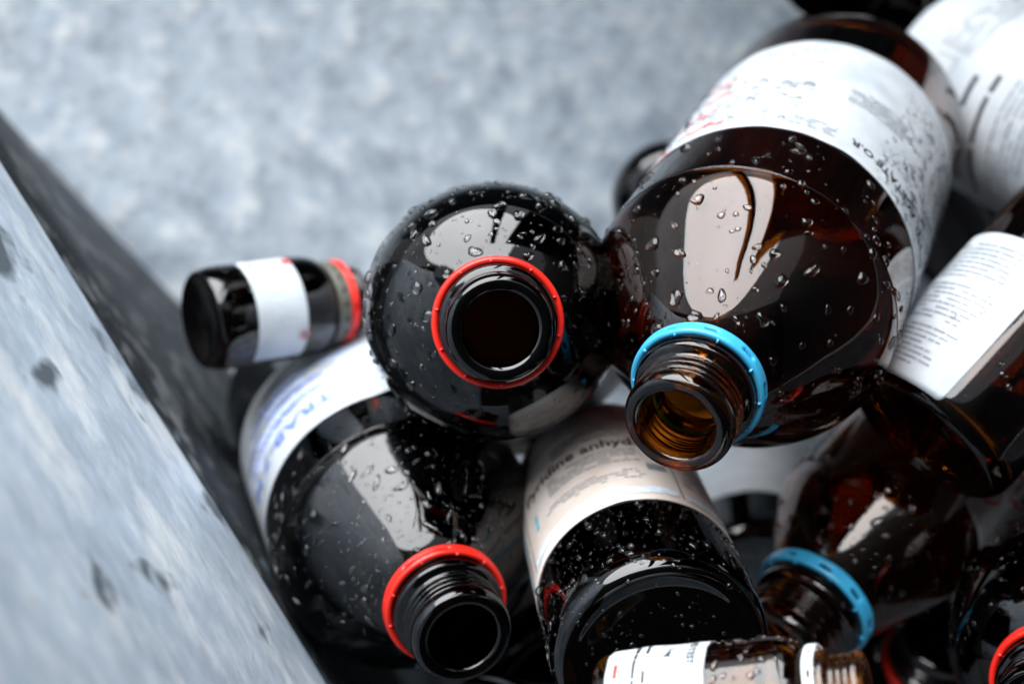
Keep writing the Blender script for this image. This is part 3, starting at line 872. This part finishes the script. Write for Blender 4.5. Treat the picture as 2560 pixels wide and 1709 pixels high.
# --- lower left bottle, red ring, blue handwriting
root, k = bottle('red_left', 'winchester_b', "dark bottle with red neck ring and blue handwriting on its label, against the flared panel", ring='red', seg=128)
lab = Lab(k, 78, 172, -30, 125, peel=lambda u, w: 5.0 * max(0, (.12 - u) / .12) ** 2, wav=0.3, seed=4)
lo = put_label(root, lab, 'paper')
lab_front = lab
p = Print(lab, 30, 0.2)
p.blob(-2, 118, 56, 26, 3); p.build("smeared_ink", 'wash_blue', lo)
p = Print(lab, 30, 0.36, dy=20)
p.text(-36, 125, 15, "TRAB-7 M", bold=True, squash=1.1)
for q, (yy, xa, xb) in enumerate(((113, -34, 30), (99, -36, 4), (99, 10, 34), (86, -30, 18))):       # illegible marker lines
    pts, xx, t = [], xa, 0
    hw = random.Random(400 + q)
    while xx < xb:
        pts.append((xx, yy + (2.6 if t % 2 else -1.6) * hw.uniform(.5, 1.1)))
        xx += hw.uniform(1.2, 2.6); t += 1
    p.stroke(pts, 1.9, q)
p.build("handwriting", 'ink_blue', lo)
drops(root, k, (176, 262), (-90, 90), 230, 0.5, 2.8, 41, singles=40, power=2.6, elong=1.5)
drops(root, k, (176, 262), (-100, 100), 520, 0.3, 0.95, 42)

# --- bottle lying base first, cream label
root, k = bottle('base_peach', 'litre_b', "dark bottle with a printed cream label, its round base turned to the viewer", seg=96)
lab = Lab(k, 54, 165, -160, 160, seed=6, wav=0.3)
lo = put_label(root, lab, 'paper_warm')
p = Print(lab, 0, dy=20)
p.text(-43, 91, 11.5, "Pyridine anhydrous", bold=True, squash=0.92)
p.build("lettering", 'ink', lo)
p = Print(lab, 0, dy=20)
p.lines(-26, 86, 46, 5, 3.0, 1.2, 51, .9); p.lines(-30, 64, 50, 4, 2.6, 0.9, 52, .7); p.lines(-20, 112, 44, 3, 4.0, 1.7, 53, .8); p.lines(-42, 128, 40, 3, 4.2, 1.5, 54, .7)
p.bar(-48, 40, -48, 146, 0.9); p.bar(34, 40, 34, 146, 0.9); p.lines(38, 84, 26, 10, 3.0, 1.0, 55, .8)
p.lines(-62, 80, 11, 11, 3.2, 1.2, 57, .8); p.bar(22, 68, 31, 68, 7.0)
p.build("small_print", 'ink_grey', lo)
p = Print(lab, 0, dy=20)
p.bar(-46, 43, 32, 43, 6.0); p.bar(36, 43, 62, 43, 6.0)
p.build("pale_band", 'wash_teal', lo)
p = Print(lab, 0, dy=20)
p.bar(-38, 62, -38, 76, 2.6); p.bar(-56, 66, -56, 90, 2.4); p.bar(-58, 42, -58, 56, 2.2); p.build("teal_print", 'ink_teal', lo)
drops(root, k, (10, 52), (-90, 90), 170, 0.4, 2.2, 58, singles=20)
drops(root, k, (2, 52), (-120, 120), 420, 0.25, 0.8, 59)
drops(root, k, (0, 0), (-180, 180), 150, 0.3, 1.5, 63, singles=10, srange=(12, 44))

# --- behind it, a white labelled one
root, k = bottle('base_white', 'litre', "dark bottle with a plain white label, half hidden under the open blue-ringed mouth")
lab = Lab(k, 40, 150, -120, 120, seed=7); lo = put_label(root, lab, 'paper')
p = Print(lab, 0); p.bar(-40, 62, 40, 62, 3.0); p.build("pale_band", 'ink_pale', lo)
drops(root, k, (10, 38), (-80, 80), 60, 0.3, 1.2, 61)

# --- lower right bottle, second blue ring
root, k = bottle('blue_right', 'litre_mid', "brown bottle with slotted blue ring and red hazard diamonds on its label, lower right", ring='blue', glassmat='amber_warm', grooves=False, seg=128)
lab = Lab(k, 30, 138, -125, -30, seed=17); lo = put_label(root, lab, 'paper', "pale label with red hazard diamonds")
DI = ((6, 116), (-9, 96), (-26, 116))
for q, (cx, cy) in enumerate(DI):
    s = 9.5
    c = [(cx, cy + s), (cx + s, cy), (cx, cy - s), (cx - s, cy)]
    p = Print(lab, -46)
    for i in range(4):
        p.bar(*c[i], *c[(i + 1) % 4], 1.7)
    p.build("hazard_frame", 'ink_dkred', lo)
    p = Print(lab, -46)
    p.blob(cx, cy + 0.5, 2.4, 3.4, q + 40); p.bar(cx - 3.5, cy - 4.4, cx + 3.5, cy - 4.4, 1.6)
    p.build("hazard_symbol", 'ink', lo)
drops(root, k, (134, 200), (-90, 90), 170, 0.4, 2.8, 71, singles=34, power=2.4, elong=.8)
drops(root, k, (100, 200), (-90, 90), 340, 0.2, 0.7, 72)

# --- right edge: bottle with text label running off the picture
root, k = bottle('right_label', 'litre_slim', glassmat='amber_warm', label="dark bottle with a white label of dense small print at the right edge", seg=96)
lab = Lab(k, 4, 92, -170, -5, seed=11, wav=0.2); lo = put_label(root, lab, 'paper')
p = Print(lab, -80)
for q in range(3):
    p.lines(-46, 84 - q * 26, 92, 8, 2.9, 1.25, 80 + q, .92)
p.build("small_print", 'ink_grey', lo)
drops(root, k, (10, 120), (-40, 70), 50, 0.5, 2.2, 85, singles=12)

# --- top right, big white label
root, k = bottle('top_white', 'litre_tw', "large brown bottle with a big white printed label in the upper right corner", seg=96)
lab = Lab(k, 8, 140, -150, 150, seed=12, wav=0.3); lo = put_label(root, lab, 'paper')
p = Print(lab, -12, dy=-50)
p.lines(-46, 121, 66, 1, 6.0, 4.2, 95, 1.0, .1); p.lines(-50, 106, 74, 1, 6.0, 4.6, 96, 1.0, .1); p.lines(-44, 131, 60, 1, 4.0, 2.6, 97, .8, .1)
p.build("lettering", 'ink', lo)
p = Print(lab, -12, dy=-50); p.lines(24, 160, 60, 9, 3.0, 1.1, 93, .8); p.bar(-40, 141, 20, 141, .7); p.bar(20, 141, 20, 158, .7); p.lines(-36, 156, 50, 4, 3.4, 1.1, 94, .8); p.lines(-44, 92, 70, 6, 5.0, 2.0, 98, .8); p.build("small_print", 'ink_grey', lo)

# --- top edge, behind the large bottle
root, k = bottle('top_back', 'half', "dark bottle with a torn white label at the top edge behind the large bottle")
lab = Lab(k, 5, 120, -150, 40, seed=13, wav=0.6); lo = put_label(root, lab, 'paper_wet')
drops(root, k, (10, 130), (-60, 100), 80, 0.4, 1.6, 95)

# --- dark one peeping out between the two upright bottles
root, k = bottle('dark_back', 'quarter', "small dark bottle peeping out behind the left shoulder of the large bottle")
drops(root, k, (60, 120), (-180, 180), 90, 0.3, 1.0, 96)

# --- small bottle at the left
root, k = bottle('small_left', 'small', "small dark bottle with white label and red ring lying left on the bare steel", ring='red', rz=(12.8, 6.5), name="small_bottle")
lab = Lab(k, 20, 48, -78, 66, corner=2.0, seed=14); lo = put_label(root, lab, 'paper')
p = Print(lab, -4); 
for q in range(12):
    p.lines(-14, 44 - q * 1.6, 27, 1, 2, .8, 100 + q, .9, .1)
p.build("small_print", 'ink_pale', lo)
p = Print(lab, -4); p.bar(-30, 46, -25, 46, 5.0); p.stroke([(14, 46), (17, 49), (20, 46), (17, 43), (14, 46)], .8); p.build("red_print", 'ink_dkred', lo)
p = Print(lab, -4); p.blob(17, 46, 1.3, 1.3, 1); p.bar(-28, 25, -25, 25, 2.4); p.build("black_print", 'ink', lo)
me_c = ring_mesh(k, slots=18, grooves=False, z0=0.2, hgt=11.8, seed=5)
link("grey_collar", me_c, 'collar', root)
drops(root, k, (4, 54), (-90, 90), 60, 0.4, 1.3, 110, singles=6)

# --- small bottle at the lower edge
root, k = bottle('small_bottom', 'small_b', "small light amber bottle with white label and white ring at the lower edge", glassmat='amber_light', ring='white_plastic', name="small_bottle", grooves=False)
lab = Lab(k, 6, 44, -150, 150, corner=2.0, wav=0.7, seed=15); lo = put_label(root, lab, 'paper')
p = Print(lab, -52); p.text(-14, 37, 4.0, "AND TEST", bold=True); p.text(-6, 29, 3.2, "5 mg", bold=True); p.lines(-24, 21, 40, 2, 4.0, 1.4, 120, .9); p.build("lettering", 'ink', lo)
p = Print(lab, -52); p.bar(2, 10, 8, 10, 1.4); p.build("red_print", 'ink_dkred', lo)
drops(root, k, (46, 75), (-110, 110), 130, 0.3, 1.8, 121, singles=22, power=2.0, elong=.8)
drops(root, k, (8, 42), (-100, 100), 60, 0.5, 1.5, 122, lab=lab, mat='bead', parent=lo, flat=.45)

# --- right lower corner
root, k = bottle('red_corner', 'litre_red', "dark dripping bottle with red neck ring cut by the lower right corner", ring='red', seg=96)
drops(root, k, (110, 206), (-180, 180), 480, 0.35, 1.5, 131, singles=30, power=2.0)

# --- deep between the two lower bottles
root, k = bottle('red_print', 'litre', "bottle with red label print, deep in the gap beside the handwritten label")
lab = Lab(k, 20, 150, -130, 130, seed=18); lo = put_label(root, lab, 'paper_warm')
p = Print(lab, 0); p.bar(-10, 40, 30, 40, 9); p.bar(-8, 60, -8, 110, 6); p.build("red_print", 'ink_dkred', lo)
drops(root, k, (5, 30), (-90, 90), 50, 0.3, 1.2, 150)

root, k = bottle('dark_bottom', 'quarter', "dark wet bottle at the lower edge below the red-ringed neck")
drops(root, k, (20, 110), (-90, 90), 120, 0.4, 2.2, 160, singles=10, elong=.8)
root, k = bottle('red_deep', 'litre', "dark bottle with red ring deep in the shade between the two right-hand necks", ring='red')
drops(root, k, (100, 186), (-120, 120), 200, 0.3, 1.4, 170)

root, k = bottle('right_gap', 'litre', "brown bottle with a dull cream label wedged behind the small-print label at the right", glassmat='amber')
lab = Lab(k, 60, 150, -100, 100, seed=21); lo = put_label(root, lab, 'paper_warm')
drops(root, k, (10, 58), (-90, 90), 80, 0.4, 1.8, 180, singles=8)
